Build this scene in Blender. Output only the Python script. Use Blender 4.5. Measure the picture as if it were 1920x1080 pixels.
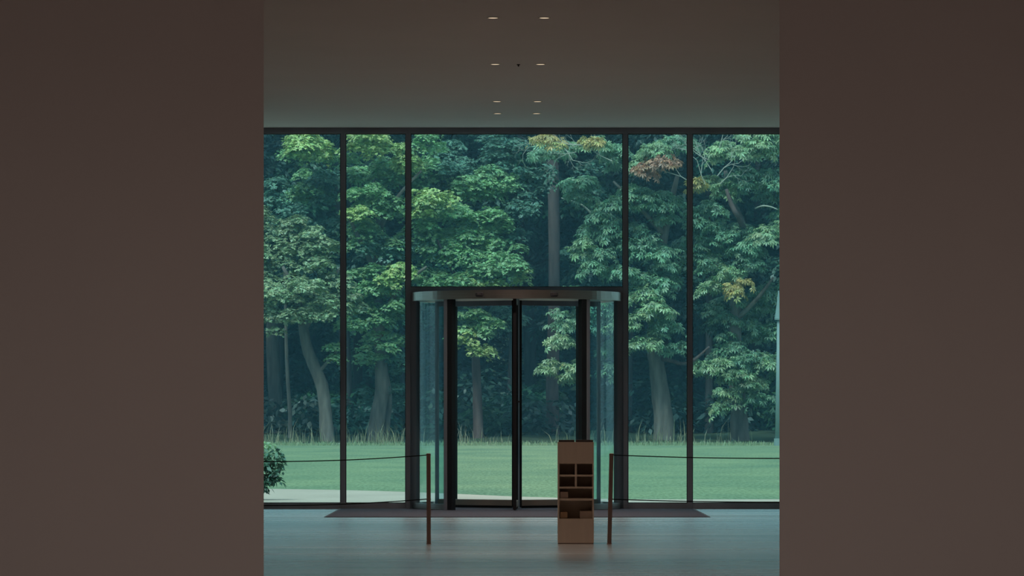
import bpy, bmesh, math, random
import numpy as np
from mathutils import Vector, Matrix

for o in list(bpy.data.objects):
    bpy.data.objects.remove(o, do_unlink=True)
SC = bpy.context.scene
COL = SC.collection
PI = math.pi
rnd = random.Random(7)
rng = np.random.default_rng(11)

# ------------------------------------------------------------------ camera, sky, sun, exposure
F = 8120.0            # focal length in pixels of a 1920 wide frame
EYE = 1.5             # eye height
HOR = 780.0           # row of the horizon
cam_d = bpy.data.cameras.new('camera')
cam = bpy.data.objects.new('camera', cam_d)
COL.objects.link(cam)
cam.location = (0, 0, EYE)
cam.rotation_euler = (PI / 2, 0, 0)
cam_d.sensor_width = 36.0
cam_d.lens = 36.0 * F / 1920.0
cam_d.shift_y = (HOR - 540.0) / 1920.0
cam_d.clip_start = 0.1
cam_d.clip_end = 2000
SC.camera = cam

SKY = 0.9
world = bpy.data.worlds.new('overcast_sky')
SC.world = world
world.use_nodes = True
nt = world.node_tree
nt.nodes.clear()
out = nt.nodes.new('ShaderNodeOutputWorld')
bg = nt.nodes.new('ShaderNodeBackground')
tc = nt.nodes.new('ShaderNodeTexCoord')
sep = nt.nodes.new('ShaderNodeSeparateXYZ')
mr = nt.nodes.new('ShaderNodeMapRange')
mr.inputs['From Min'].default_value = 0.0
mr.inputs['From Max'].default_value = 1.0
mr.inputs['To Min'].default_value = 0.7
mr.inputs['To Max'].default_value = 1.15
ml = nt.nodes.new('ShaderNodeMath'); ml.operation = 'MULTIPLY'; ml.inputs[1].default_value = SKY
nt.links.new(tc.outputs['Generated'], sep.inputs[0])
nt.links.new(sep.outputs['Z'], mr.inputs['Value'])
nt.links.new(mr.outputs[0], ml.inputs[0])
nt.links.new(ml.outputs[0], bg.inputs['Strength'])
bg.inputs['Color'].default_value = (0.78, 0.96, 1.0, 1)
nt.links.new(bg.outputs[0], out.inputs[0])

sun_d = bpy.data.lights.new('hazy_sun', 'SUN')
sun = bpy.data.objects.new('hazy_sun', sun_d)
COL.objects.link(sun)
sun_d.energy = 3.0
sun_d.angle = math.radians(25)
sun_d.color = (1.0, 0.97, 0.86)
sun.rotation_euler = Vector((0.35, 0.60, -0.9)).to_track_quat('-Z', 'Y').to_euler()
sun.location = (-40, 90, 60)

SC.view_settings.view_transform = 'Standard'
SC.view_settings.look = 'None'
SC.view_settings.gamma = 1.0
SC.view_settings.use_curve_mapping = False
SC.view_settings.exposure = 0.0


def P(px, py, D):
    """A point at distance D that stands where the photograph shows it."""
    return Vector(((px - 960.0) * D / F, D, EYE + (HOR - py) * D / F))


# ------------------------------------------------------------------ materials
FLOOR_ROUGH = 0.25
def new_mat(name):
    m = bpy.data.materials.new(name)
    m.use_nodes = True
    n = m.node_tree
    n.nodes.clear()
    o = n.nodes.new('ShaderNodeOutputMaterial')
    return m, n, o


def principled(name, color, rough=0.6, metal=0.0, var=0.0, scale=(4, 4, 4), bump=0.0, bscale=60.0, spec=0.5):
    m, n, o = new_mat(name)
    b = n.nodes.new('ShaderNodeBsdfPrincipled')
    b.inputs['Roughness'].default_value = rough
    b.inputs['Metallic'].default_value = metal
    b.inputs['Specular IOR Level'].default_value = spec
    b.inputs['Base Color'].default_value = (*color, 1)
    t = n.nodes.new('ShaderNodeTexCoord')
    if var > 0:
        mp = n.nodes.new('ShaderNodeMapping')
        mp.inputs['Scale'].default_value = scale
        nz = n.nodes.new('ShaderNodeTexNoise')
        nz.inputs['Scale'].default_value = 1.0
        nz.inputs['Detail'].default_value = 4.0
        rp = n.nodes.new('ShaderNodeValToRGB')
        rp.color_ramp.elements[0].position = 0.3
        rp.color_ramp.elements[1].position = 0.7
        rp.color_ramp.elements[0].color = (*[c * (1 - var) for c in color], 1)
        rp.color_ramp.elements[1].color = (*[min(1, c * (1 + var)) for c in color], 1)
        n.links.new(t.outputs['Object'], mp.inputs[0])
        n.links.new(mp.outputs[0], nz.inputs['Vector'])
        n.links.new(nz.outputs['Fac'], rp.inputs[0])
        n.links.new(rp.outputs[0], b.inputs['Base Color'])
    if bump > 0:
        nb = n.nodes.new('ShaderNodeTexNoise')
        nb.inputs['Scale'].default_value = bscale
        bp = n.nodes.new('ShaderNodeBump')
        bp.inputs['Strength'].default_value = bump
        n.links.new(t.outputs['Object'], nb.inputs['Vector'])
        n.links.new(nb.outputs['Fac'], bp.inputs['Height'])
        n.links.new(bp.outputs[0], b.inputs['Normal'])
    n.links.new(b.outputs[0], o.inputs[0])
    return m


def glass_mat(name, tint, refl=1.0):
    m, n, o = new_mat(name)
    tr = n.nodes.new('ShaderNodeBsdfTransparent')
    tr.inputs['Color'].default_value = (*tint, 1)
    gl = n.nodes.new('ShaderNodeBsdfGlossy')
    gl.inputs['Roughness'].default_value = 0.02
    gl.inputs['Color'].default_value = (0.9, 1.0, 1.0, 1)
    fr = n.nodes.new('ShaderNodeFresnel')
    fr.inputs['IOR'].default_value = 1.45
    mu = n.nodes.new('ShaderNodeMath'); mu.operation = 'MULTIPLY'; mu.inputs[1].default_value = refl
    mx = n.nodes.new('ShaderNodeMixShader')
    ge = n.nodes.new('ShaderNodeNewGeometry')          # same reflectance when leaving the pane as when entering it
    mr = n.nodes.new('ShaderNodeMapRange')
    mr.inputs['To Min'].default_value = 1.45
    mr.inputs['To Max'].default_value = 1 / 1.45
    n.links.new(ge.outputs['Backfacing'], mr.inputs['Value'])
    n.links.new(mr.outputs[0], fr.inputs['IOR'])
    n.links.new(fr.outputs[0], mu.inputs[0])
    n.links.new(mu.outputs[0], mx.inputs[0])
    n.links.new(tr.outputs[0], mx.inputs[1])
    n.links.new(gl.outputs[0], mx.inputs[2])
    n.links.new(mx.outputs[0], o.inputs[0])
    return m


def leaf_mat(name, trans=0.3):
    m, n, o = new_mat(name)
    at = n.nodes.new('ShaderNodeAttribute')
    at.attribute_name = 'leaf_colour'
    d = n.nodes.new('ShaderNodeBsdfDiffuse')
    t = n.nodes.new('ShaderNodeBsdfTranslucent')
    g = n.nodes.new('ShaderNodeBsdfGlossy')
    g.inputs['Roughness'].default_value = 0.45
    g.inputs['Color'].default_value = (0.8, 0.95, 1.0, 1)
    m1 = n.nodes.new('ShaderNodeMixShader'); m1.inputs[0].default_value = trans
    m2 = n.nodes.new('ShaderNodeMixShader'); m2.inputs[0].default_value = 0.045
    n.links.new(at.outputs['Color'], d.inputs['Color'])
    n.links.new(at.outputs['Color'], t.inputs['Color'])
    n.links.new(d.outputs[0], m1.inputs[1])
    n.links.new(t.outputs[0], m1.inputs[2])
    n.links.new(m1.outputs[0], m2.inputs[1])
    n.links.new(g.outputs[0], m2.inputs[2])
    n.links.new(m2.outputs[0], o.inputs[0])
    return m


def emit_mat(name, color, strength):
    m, n, o = new_mat(name)
    e = n.nodes.new('ShaderNodeEmission')
    e.inputs['Color'].default_value = (*color, 1)
    e.inputs['Strength'].default_value = strength
    n.links.new(e.outputs[0], o.inputs[0])
    return m


def floor_mat():
    m, n, o = new_mat('satin_floor_boards')
    L = n.links.new
    t = n.nodes.new('ShaderNodeTexCoord')
    mp = n.nodes.new('ShaderNodeMapping'); mp.inputs['Scale'].default_value = (0.12, 1.6, 1)
    nz = n.nodes.new('ShaderNodeTexNoise'); nz.inputs['Scale'].default_value = 1.0; nz.inputs['Detail'].default_value = 5
    br = n.nodes.new('ShaderNodeTexBrick')
    br.inputs['Scale'].default_value = 1.0
    br.inputs['Brick Width'].default_value = 2.4
    br.inputs['Row Height'].default_value = 0.16
    br.inputs['Mortar Size'].default_value = 0.002
    br.inputs['Color1'].default_value = (0.40, 0.365, 0.345, 1)
    br.inputs['Color2'].default_value = (0.345, 0.315, 0.295, 1)
    br.inputs['Mortar'].default_value = (0.10, 0.09, 0.09, 1)
    d = n.nodes.new('ShaderNodeBsdfDiffuse')
    g = n.nodes.new('ShaderNodeBsdfGlossy')
    g.inputs['Color'].default_value = (0.73, 0.79, 0.81, 1)
    mr = n.nodes.new('ShaderNodeMapRange')
    mr.inputs['From Min'].default_value = 0.3; mr.inputs['From Max'].default_value = 0.7
    mr.inputs['To Min'].default_value = FLOOR_ROUGH - .04; mr.inputs['To Max'].default_value = FLOOR_ROUGH + .05
    fr = n.nodes.new('ShaderNodeFresnel'); fr.inputs['IOR'].default_value = 1.55
    mx = n.nodes.new('ShaderNodeMixShader')
    L(t.outputs['Object'], mp.inputs[0]); L(mp.outputs[0], nz.inputs['Vector'])
    L(t.outputs['Object'], br.inputs['Vector'])
    L(br.outputs['Color'], d.inputs['Color'])
    L(nz.outputs['Fac'], mr.inputs['Value']); L(mr.outputs[0], g.inputs['Roughness'])
    L(fr.outputs[0], mx.inputs[0]); L(d.outputs[0], mx.inputs[1]); L(g.outputs[0], mx.inputs[2])
    L(mx.outputs[0], o.inputs[0])
    return m


def lawn_mat():
    m, n, o = new_mat('mown_grass')
    b = n.nodes.new('ShaderNodeBsdfDiffuse')
    t = n.nodes.new('ShaderNodeTexCoord')
    L = n.links.new

    def noise(sx, sy, det=4):
        mp = n.nodes.new('ShaderNodeMapping'); mp.inputs['Scale'].default_value = (sx, sy, 1)
        nz = n.nodes.new('ShaderNodeTexNoise'); nz.inputs['Scale'].default_value = 1; nz.inputs['Detail'].default_value = det
        L(t.outputs['Object'], mp.inputs[0]); L(mp.outputs[0], nz.inputs['Vector'])
        return nz.outputs['Fac']
    r1 = n.nodes.new('ShaderNodeValToRGB')
    r1.color_ramp.elements[0].position = 0.30; r1.color_ramp.elements[1].position = 0.72
    r1.color_ramp.elements[0].color = (0.175, 0.25, 0.170, 1)
    r1.color_ramp.elements[1].color = (0.275, 0.34, 0.210, 1)
    L(noise(0.35, 0.10), r1.inputs[0])
    r2 = n.nodes.new('ShaderNodeValToRGB')
    r2.color_ramp.elements[0].position = 0.3; r2.color_ramp.elements[1].position = 0.7
    r2.color_ramp.elements[0].color = (0.62, 0.66, 0.64, 1)
    r2.color_ramp.elements[1].color = (1.2, 1.2, 1.18, 1)
    L(noise(14, 1.4, 6), r2.inputs[0])
    mx = n.nodes.new('ShaderNodeMixRGB'); mx.blend_type = 'MULTIPLY'; mx.inputs[0].default_value = 1
    L(r1.outputs[0], mx.inputs[1]); L(r2.outputs[0], mx.inputs[2])
    L(mx.outputs[0], b.inputs['Color'])
    L(b.outputs[0], o.inputs[0])
    return m


M = dict(
    wall=principled('white_plaster', (0.66, 0.60, 0.57), 0.9, var=0.03, scale=(0.6, 0.6, 0.3), bump=0.03, bscale=90, spec=0.1),
    ceiling=principled('white_ceiling_plaster', (0.70, 0.69, 0.70), 0.9, var=0.02, scale=(0.5, 0.5, 0.5), spec=0.1),
    floor=floor_mat(),
    frame=principled('dark_anodised_frame', (0.24, 0.265, 0.31), 0.45, var=0.15, scale=(2, 2, 0.5)),
    black=principled('black_steel', (0.012, 0.012, 0.015), 0.4, spec=0.4),
    gasket=principled('grey_rubber', (0.05, 0.05, 0.055), 0.6),
    steel=principled('brushed_steel', (0.50, 0.49, 0.47), 0.32, metal=1.0, var=0.06, scale=(2, 2, 60)),
    warmmetal=principled('warm_lit_metal', (0.30, 0.24, 0.20), 0.5, metal=0.4),  # plain metal rail with its warm reflection put into the colour
    glass=glass_mat('tinted_window_glass', (0.74, 0.915, 0.94)),
    doorglass=glass_mat('tinted_door_glass', (0.80, 0.92, 0.94), 0.45),
    mat=principled('grey_entrance_matting', (0.075, 0.08, 0.105), 0.95, var=0.12, scale=(30, 8, 1), bump=0.2, bscale=200, spec=0.1),
    oak=principled('oiled_oak_veneer', (0.66, 0.555, 0.45), 0.55, var=0.04, scale=(18, 18, 1.2), spec=0.3),
    oakdark=principled('oak_edge', (0.26, 0.19, 0.15), 0.6, var=0.1, scale=(10, 10, 2), spec=0.3),
    card=principled('tan_cardboard', (0.44, 0.34, 0.27), 0.8, var=0.08, spec=0.2),
    cardorange=principled('orange_tan_cardboard', (0.44, 0.29, 0.17), 0.8, var=0.08, spec=0.2),
    paper=principled('white_paper', (0.6, 0.56, 0.5), 0.8),
    cover=principled('dark_book_cover', (0.03, 0.022, 0.022), 0.5),
    post=principled('brown_lacquered_post', (0.24, 0.17, 0.145), 0.5, var=0.1, scale=(10, 10, 2)),
    rope=principled('black_cord', (0.010, 0.014, 0.014), 0.9, spec=0.05),
    lamp_ring=principled('lamp_ring_white', (0.5, 0.45, 0.38), 0.5),
    lamp=emit_mat('lamp_glow', (1.0, 0.80, 0.56), 0.95),
    dark=principled('dark_plastic', (0.03, 0.03, 0.035), 0.5),
    lawn=lawn_mat(),
    path=principled('pale_gravel', (0.50, 0.41, 0.35), 0.95, var=0.08, scale=(0.6, 0.25, 1), bump=0.3, bscale=60, spec=0.1),
    soil=principled('woodland_soil', (0.05, 0.07, 0.045), 0.95, var=0.3, scale=(0.7, 0.7, 0.7), spec=0.05),
    bark=principled('grey_bark', (0.175, 0.155, 0.145), 0.9, var=0.35, scale=(4, 4, 0.9), bump=0.6, bscale=9, spec=0.1),
    barkdark=principled('brown_bark', (0.115, 0.085, 0.085), 0.9, var=0.35, scale=(4, 4, 0.7), bump=0.6, bscale=9, spec=0.1),
    barkshade=principled('shaded_bark', (0.06, 0.055, 0.055), 0.9, var=0.35, scale=(4, 4, 0.7), spec=0.1),  # bark darkened, the shade of the wood is put into its colour
    twig=principled('pale_dead_twig', (0.42, 0.42, 0.38), 0.9, var=0.15, spec=0.1),
    leaf=leaf_mat('leaf_green'),
    lamppost=principled('pale_green_paint', (0.20, 0.29, 0.30), 0.5, var=0.05),
    concrete=principled('outer_render', (0.5, 0.5, 0.48), 0.9),
)


# ------------------------------------------------------------------ object helpers
def tag(o, label=None, cat=None, group=None, kind=None):
    if label: o['label'] = label
    if cat: o['category'] = cat
    if group: o['group'] = group
    if kind: o['kind'] = kind
    return o


def link(o, parent=None):
    COL.objects.link(o)
    if parent is not None:
        o.parent = parent
        o.matrix_parent_inverse = Matrix.Identity(4)
    return o


def empty(name, loc=(0, 0, 0), rz=0.0, label=None, cat=None, group=None, kind=None):
    o = bpy.data.objects.new(name, None)
    o.empty_display_size = 0.2
    o.location = loc
    o.rotation_euler = (0, 0, rz)
    link(o)
    return tag(o, label, cat, group, kind)


def obj(name, bm, mat, parent=None, smooth=False, loc=None):
    me = bpy.data.meshes.new(name)
    bm.normal_update()
    bm.to_mesh(me)
    bm.free()
    if smooth:
        me.polygons.foreach_set('use_smooth', [True] * len(me.polygons))
    me.materials.append(mat)
    o = bpy.data.objects.new(name, me)
    if loc is not None:
        o.location = loc
    return link(o, parent)


def box(bm, x0, x1, y0, y1, z0, z1, mtx=None, bevel=0.0):
    r = bmesh.ops.create_cube(bm, size=1.0)
    vs = r['verts']
    for v in vs:
        v.co = Vector((x0 + (v.co.x + .5) * (x1 - x0), y0 + (v.co.y + .5) * (y1 - y0), z0 + (v.co.z + .5) * (z1 - z0)))
    if bevel > 0:
        es = list({e for v in vs for e in v.link_edges})
        rr = bmesh.ops.bevel(bm, geom=es, offset=bevel, segments=1, affect='EDGES')
        vs = list({v for f in rr['faces'] for v in f.verts} | {v for v in vs if v.is_valid})
    if mtx is not None:
        bmesh.ops.transform(bm, matrix=mtx, verts=vs)
    return vs


def bx(name, mat, parent, *a, bevel=0.0, mtx=None):
    bm = bmesh.new()
    box(bm, *a, mtx=mtx, bevel=bevel)
    return obj(name, bm, mat, parent)


def tube(bm, pts, radii, seg=10, wob=0.0, rr=None):
    pts = [Vector(p) for p in pts]
    rings = []
    for i, p in enumerate(pts):
        d = (pts[min(i + 1, len(pts) - 1)] - pts[max(i - 1, 0)]).normalized()
        ref = Vector((0, 1, 0)) if abs(d.y) < 0.9 else Vector((1, 0, 0))
        a = d.cross(ref).normalized()
        b = d.cross(a).normalized()
        ring = []
        for k in range(seg):
            t = 2 * PI * k / seg
            r = radii[i] * (1 + (rr.uniform(-wob, wob) if wob else 0))
            ring.append(bm.verts.new(p + (a * math.cos(t) + b * math.sin(t)) * r))
        rings.append(ring)
    for i in range(len(rings) - 1):
        for k in range(seg):
            bm.faces.new((rings[i][k], rings[i][(k + 1) % seg], rings[i + 1][(k + 1) % seg], rings[i + 1][k]))
    bm.faces.new(rings[0])
    bm.faces.new(list(reversed(rings[-1])))
    bmesh.ops.recalc_face_normals(bm, faces=bm.faces)


def arc_slab(bm, r0, r1, a0, a1, z0, z1, n=40):
    """Curved slab; angle measured from the direction towards the hall (-Y), positive to +X."""
    full = abs((a1 - a0) - 2 * PI) < 1e-4
    cols = []
    cnt = n if full else n + 1
    for i in range(cnt):
        a = a0 + (a1 - a0) * i / n
        s, c = math.sin(a), -math.cos(a)
        cols.append([bm.verts.new((r * s, r * c, z)) for r, z in ((r0, z0), (r1, z0), (r1, z1), (r0, z1))])
    for i in range(n):
        A, B = cols[i], cols[(i + 1) % cnt]
        for k in range(4):
            bm.faces.new((A[k], B[k], B[(k + 1) % 4], A[(k + 1) % 4]))
    if not full:
        bm.faces.new(cols[0])
        bm.faces.new(list(reversed(cols[-1])))
    bmesh.ops.recalc_face_normals(bm, faces=bm.faces)


def disc(bm, r, z0, z1, n=48):
    bmesh.ops.create_cone(bm, cap_ends=True, segments=n, radius1=r, radius2=r, depth=z1 - z0,
                          matrix=Matrix.Translation((0, 0, (z0 + z1) / 2)))


# ------------------------------------------------------------------ the building
DF = 70.0                      # facade distance
S = F / DF                     # 116 px per metre there
XC = 9.0 / S                   # axis of the revolving door
HC = EYE + (HOR - 240) / S     # ceiling height
NW = 20.0                      # near opening
GX, HX = 4.5, 8.5              # half widths of the gallery and the hall


def struct(name, mat, *a, bevel=0.0):
    return tag(bx(name, mat, None, *a, bevel=bevel), kind='structure')


struct('floor', M['floor'], -HX - .3, HX + .3, -8.3, DF + .16, -0.25, 0.0)
struct('ceiling', M['ceiling'], -HX - .3, HX + .3, -8.3, DF + .3, HC, HC + 0.45)
xl = (494.5 - 960) * NW / F
xr = (1461.5 - 960) * NW / F
for nm, x0, x1, s in (('wall_left', -HX, xl, -1), ('wall_right', xr, HX, 1)):
    w = struct(nm, M['wall'], x0, x1, NW, NW + .35, 0, HC)
    for v in w.data.vertices:          # the reveal is splayed towards the hall
        if v.co.y > NW + .1 and abs(v.co.x) < 3:
            v.co.x += s * .045
struct('wall_gallery_left', M['wall'], -GX - .3, -GX, -8, NW, 0, HC)
struct('wall_gallery_right', M['wall'], GX, GX + .3, -8, NW, 0, HC)
struct('wall_back', M['wall'], -GX - .3, GX + .3, -8.3, -8, 0, HC)
struct('wall_hall_left', M['wall'], -HX - .3, -HX, NW, DF + .3, 0, HC)
struct('wall_hall_right', M['wall'], HX, HX + .3, NW, DF + .3, 0, HC)


def fx(px): return (px - 960) / S
def fz(py): return EYE + (HOR - py) / S


BAY = 3.5
XA = fx(639.5) - BAY
XB = fx(1297.5) + BAY
struct('wall_front_left', M['wall'], -HX, XA, DF - .08, DF + .3, 0, HC)
struct('wall_front_right', M['wall'], XB, HX, DF - .08, DF + .3, 0, HC)

ZT, ZB = fz(250.5), fz(943.5)   # clear glass top and bottom
ZH = fz(538.5)                  # transom top
mull = [(639, 648), (761, 770), (1168, 1177), (1289, 1298)]
# frame members (each its own piece of trim)
struct('trim_1', M['frame'], XA, XB, DF - .08, DF + .1, ZT, HC)                      # head rail
for i, (a, b) in enumerate(mull):
    struct('trim_%d' % (i + 2), M['frame'], fx(a), fx(b), DF - .08, DF + .12, 0, ZT, bevel=.004)
struct('trim_6', M['frame'], fx(770), fx(1168), DF - .07, DF + .1, fz(547), ZH)      # transom over the door
struct('trim_7', M['frame'], XA, fx(639), DF - .07, DF + .1, 0, ZB)                  # bottom rails
struct('trim_8', M['frame'], fx(648), fx(761), DF - .07, DF + .1, 0, ZB)
struct('trim_9', M['frame'], fx(1177), fx(1289), DF - .07, DF + .1, 0, ZB)
struct('trim_10', M['frame'], fx(1298), XB, DF - .07, DF + .1, 0, ZB)
struct('trim_11', M['frame'], fx(770), fx(784), DF - .05, DF + .08, 0, fz(547))      # jambs beside the drum
struct('trim_12', M['frame'], fx(1153), fx(1168), DF - .05, DF + .08, 0, fz(547))


def window(i, x0, x1, z0, z1):
    w = empty('window_%d' % i, ((x0 + x1) / 2, DF + .01, z0), kind='structure')
    h = (x1 - x0) / 2
    g = .012
    bx('pane', M['glass'], w, -h + .001, h - .001, -.012, .012, .001, z1 - z0 - .001)
    bm = bmesh.new()
    for yy in (-.030, .018):
        box(bm, -h, -h + g, yy, yy + .012, 0, z1 - z0)
        box(bm, h - g, h, yy, yy + .012, 0, z1 - z0)
        box(bm, -h + g, h - g, yy, yy + .012, 0, g)
        box(bm, -h + g, h - g, yy, yy + .012, z1 - z0 - g, z1 - z0)
    obj('glazing_gasket', bm, M['gasket'], w)


window(1, XA, fx(639), ZB, ZT)
window(2, fx(648), fx(761), ZB, ZT)
window(3, fx(770), fx(1168), ZH, ZT)
window(4, fx(1177), fx(1289), ZB, ZT)
window(5, fx(1298), XB, ZB, ZT)

# ------------------------------------------------------------------ the revolving door
DY = DF + .03
door = empty('revolving_door', (XC, DY, 0), label='glass revolving door with curved steel header in the window wall', cat='door')
R = 1.69
HB, HT = fz(565), fz(549)
bm = bmesh.new(); arc_slab(bm, R - .05, R, 0, 2 * PI, HB, HT, 96)
obj('header_band', bm, M['steel'], door)
bm = bmesh.new(); disc(bm, R - .06, HB + .03, HT - .005, 64)
obj('drum_ceiling', bm, M['frame'], door)
bm = bmesh.new(); disc(bm, R - .1, 0.001, 0.008, 64)
obj('floor_plate', bm, M['mat'], door)
A0 = math.radians(41.0)
A1 = PI - A0
for s in (-1, 1):
    for (q0, q1) in ((A0, PI / 2 - .03), (PI / 2 + .03, A1)):
        bm = bmesh.new()
        arc_slab(bm, R - .075, R - .060, min(s * q0, s * q1), max(s * q0, s * q1), .10, HB, 24)
        obj('curved_pane', bm, M['doorglass'], door)
    bm = bmesh.new()
    arc_slab(bm, R - .11, R - .015, min(s * A0, s * A1), max(s * A0, s * A1), .012, .10, 40)
    obj('base_ring', bm, M['steel'], door)
    for k, a in enumerate((A0, A1)):
        mtx = Matrix.Rotation(s * a, 4, 'Z')
        q = s if k == 0 else -s
        bx('drum_post', M['frame'], door, min(q * .015, q * .085), max(q * .015, q * .085), -R + .01, -R + .115, .008, HB, mtx=mtx, bevel=.005)
        bx('brush_seal', M['black'], door, min(q * -.085, q * .014), max(q * -.085, q * .014), -R + .014, -R + .11, .008, HB, mtx=mtx, bevel=.004)
    bx('pivot_jamb', M['frame'], door, s * (R - .07) - .05, s * (R - .07) + .05, -.05, .05, .1, HB, bevel=.004)
# drum soffit lines
# three wings, one standing towards the hall
bm = bmesh.new(); disc(bm, .045, .008, HB + .03, 20)
obj('centre_shaft', bm, M['frame'], door, smooth=False)
RW = 1.55
WT = HB + .02
for ang in (-1.3, 118.7, 238.7):
    a = math.radians(ang)
    mtx = Matrix.Rotation(a, 4, 'Z')
    leafd = bx('wing', M['doorglass'], door, -.006, .006, -RW + .05, -.05, .145, WT - .085, mtx=mtx)
    bx('outer_stile', M['black'] if ang < 0 else M['frame'], leafd, -.028, .028, -RW, -RW + .05, .02, WT, mtx=mtx, bevel=.004)  # dark reflection put into the front stile's colour, rear ones stay paler
    bx('inner_stile', M['black'], leafd, -.02, .02, -.085, -.035, .02, WT, mtx=mtx, bevel=.004)
    bx('top_rail', M['frame'], leafd, -.022, .022, -RW + .05, -.085, WT - .085, WT, mtx=mtx)
    bx('bottom_rail', M['warmmetal'], leafd, -.026, .026, -RW + .05, -.085, .045, .145, mtx=mtx, bevel=.006)
    bx('brush_strip', M['black'], leafd, -.012, .012, -RW + .05, -.085, .01, .045, mtx=mtx)
    if ang < 0:
        bx('lock', M['black'], leafd, .0, .085, -RW + .02, -RW + .05, 1.715, 1.74, mtx=mtx)
# two presence sensors on the header
for px in (899.5, 1038.5):
    x = (px - 960) * (DY - R) / F - XC
    a = math.asin(x / R)
    mtx = Matrix.Rotation(a, 4, 'Z') @ Matrix.Translation((0, -R, 0))
    zc = (HB + HT) / 2
    sn = bx('motion_sensor', M['dark'], door, -.065, .065, -.035, .0, zc - .035, zc + .035, mtx=mtx, bevel=.014)
    bx('lens', M['gasket'], sn, -.03, .03, -.043, -.035, zc - .02, zc + .012, mtx=mtx, bevel=.004)

# ------------------------------------------------------------------ mat
DM = DF * 174 / 190
mt = empty('entrance_mat', (XC, 0, 0), label='wide grey entrance mat on the floor in front of the revolving door', cat='mat')
bx('matting', M['mat'], mt, -2.83, 2.83, DM, DF - .09, .001, .006)
bm = bmesh.new()
box(bm, -2.86, 2.86, DM - .03, DM, 0.0005, .007)
box(bm, -2.86, -2.83, DM, DF - .09, 0.0005, .007)
box(bm, 2.83, 2.86, DM, DF - .09, 0.0005, .007)
obj('edge_strip', bm, M['gasket'], mt)

# ------------------------------------------------------------------ lamps
ROWS = [(33, 'first'), (120, 'second'), (190, 'third'), (212.5, 'fourth')]
HU = HC - EYE


def downlight(x, y, label, group, visible=True, watts=60.0, spread=95):
    l = empty('ceiling_downlight', (x, y, HC), label=label, cat='ceiling light', group=group)
    bm = bmesh.new(); arc_slab(bm, .058, .072, 0, 2 * PI, -.006, 0.0, 28)
    obj('trim_ring', bm, M['lamp_ring'], l)
    bm = bmesh.new(); disc(bm, .056, -.004, -.001, 24)
    obj('lens', bm, M['lamp'], l)
    ld = bpy.data.lights.new('lamp_bulb', 'SPOT')
    ld.energy = watts
    ld.color = (1.0, 0.76, 0.62)
    ld.spot_size = math.radians(spread)
    ld.spot_blend = 0.8
    ld.shadow_soft_size = .05
    lo = bpy.data.objects.new('lamp_bulb', ld)
    lo.location = (0, 0, -.02)
    link(lo, l)
    return l


HALL_W, GAL_W = 310.0, 185.0
for py, nm in ROWS:
    y = HU * F / (HOR - py)
    for s, side in ((-1, 'left'), (1, 'right')):
        downlight(XC + s * .30, y, '%s round downlight in the %s ceiling pair from the top' % (side, nm), 'round downlights in the hall ceiling', watts=HALL_W)
for y in (43.9, 37.2, 30.5, 23.8):
    for s in (-1, 1):
        ld = bpy.data.lights.new('hall_lamp', 'SPOT')
        ld.energy = HALL_W * .55; ld.color = (1.0, 0.76, 0.62); ld.spot_size = math.radians(100); ld.spot_blend = .8; ld.shadow_soft_size = .05
        lo = bpy.data.objects.new('hall_lamp', ld); lo.location = (XC + s * .3, y, HC - .03); link(lo)
for y in (0.0, 5.0, 10.0, 15.0):
    for s in (-1, 1):
        ld = bpy.data.lights.new('gallery_lamp', 'SPOT')
        ld.energy = GAL_W; ld.color = (1.0, 0.86, 0.79); ld.spot_size = math.radians(130); ld.spot_blend = .9; ld.shadow_soft_size = .12
        lo = bpy.data.objects.new('gallery_lamp', ld); lo.location = (s * 2.0, y, HC - .03); link(lo)
p = P(972, 120.5, HU * F / (HOR - 120.5))
dt = empty('smoke_detector', (p.x, p.y, HC), label='tiny dark smoke detector on the ceiling between the second pair of downlights', cat='smoke detector')
bm = bmesh.new(); disc(bm, .022, -.012, 0, 16); obj('body', bm, M['dark'], dt)
bm = bmesh.new(); disc(bm, .010, -.03, -.012, 12); obj('probe', bm, M['dark'], dt)

# ------------------------------------------------------------------ leaflet stand
DSD = DF * 174 / 240
SS = F / DSD
sx0, sx1 = (1046 - 960) / SS, (1113.5 - 960) / SS
stand = empty('leaflet_stand', ((sx0 + sx1) / 2, DSD, 0), label='tall narrow brown leaflet stand with open compartments on the floor before the door', cat='stand')
HW = (sx1 - sx0) / 2
DEP = .36


def sz(py): return (1020 - py) / SS


T = .018
bx('side_panel', M['oak'], stand, -HW, -HW + T, 0, DEP, .012, sz(831))
bx('side_panel', M['oak'], stand, HW - T, HW, 0, DEP, .012, sz(831))
bx('back_panel', M['oak'], stand, -HW + T, HW - T, DEP - T, DEP, .012, sz(831))
bx('top_panel', M['oak'], stand, -HW, HW, 0, DEP, sz(831), sz(829))
bx('plinth', M['oakdark'], stand, -HW + .005, HW - .005, .005, DEP - .005, 0, .012)
bx('front_panel', M['oak'], stand, -HW + T, HW - T, 0, T, sz(869.5), sz(831))
bx('front_panel', M['oak'], stand, -HW + T, HW - T, 0, T, .012, sz(972.5))
for a, b in ((890, 893.5), (912.5, 916), (934.5, 938.5)):
    bx('shelf', M['oak'], stand, -HW + T, HW - T, .002, DEP - T, sz(b), sz(a))
bx('shelf', M['oak'], stand, -HW + T, HW - T, T, DEP - T, sz(972.5) - .02, sz(972.5) - .002)
for a, b in ((869.5, 890), (893.5, 912.5)):
    bx('divider', M['oak'], stand, -.012, .012, .003, DEP - T, sz(b), sz(a))
sxc = (sx0 + sx1) / 2


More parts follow.
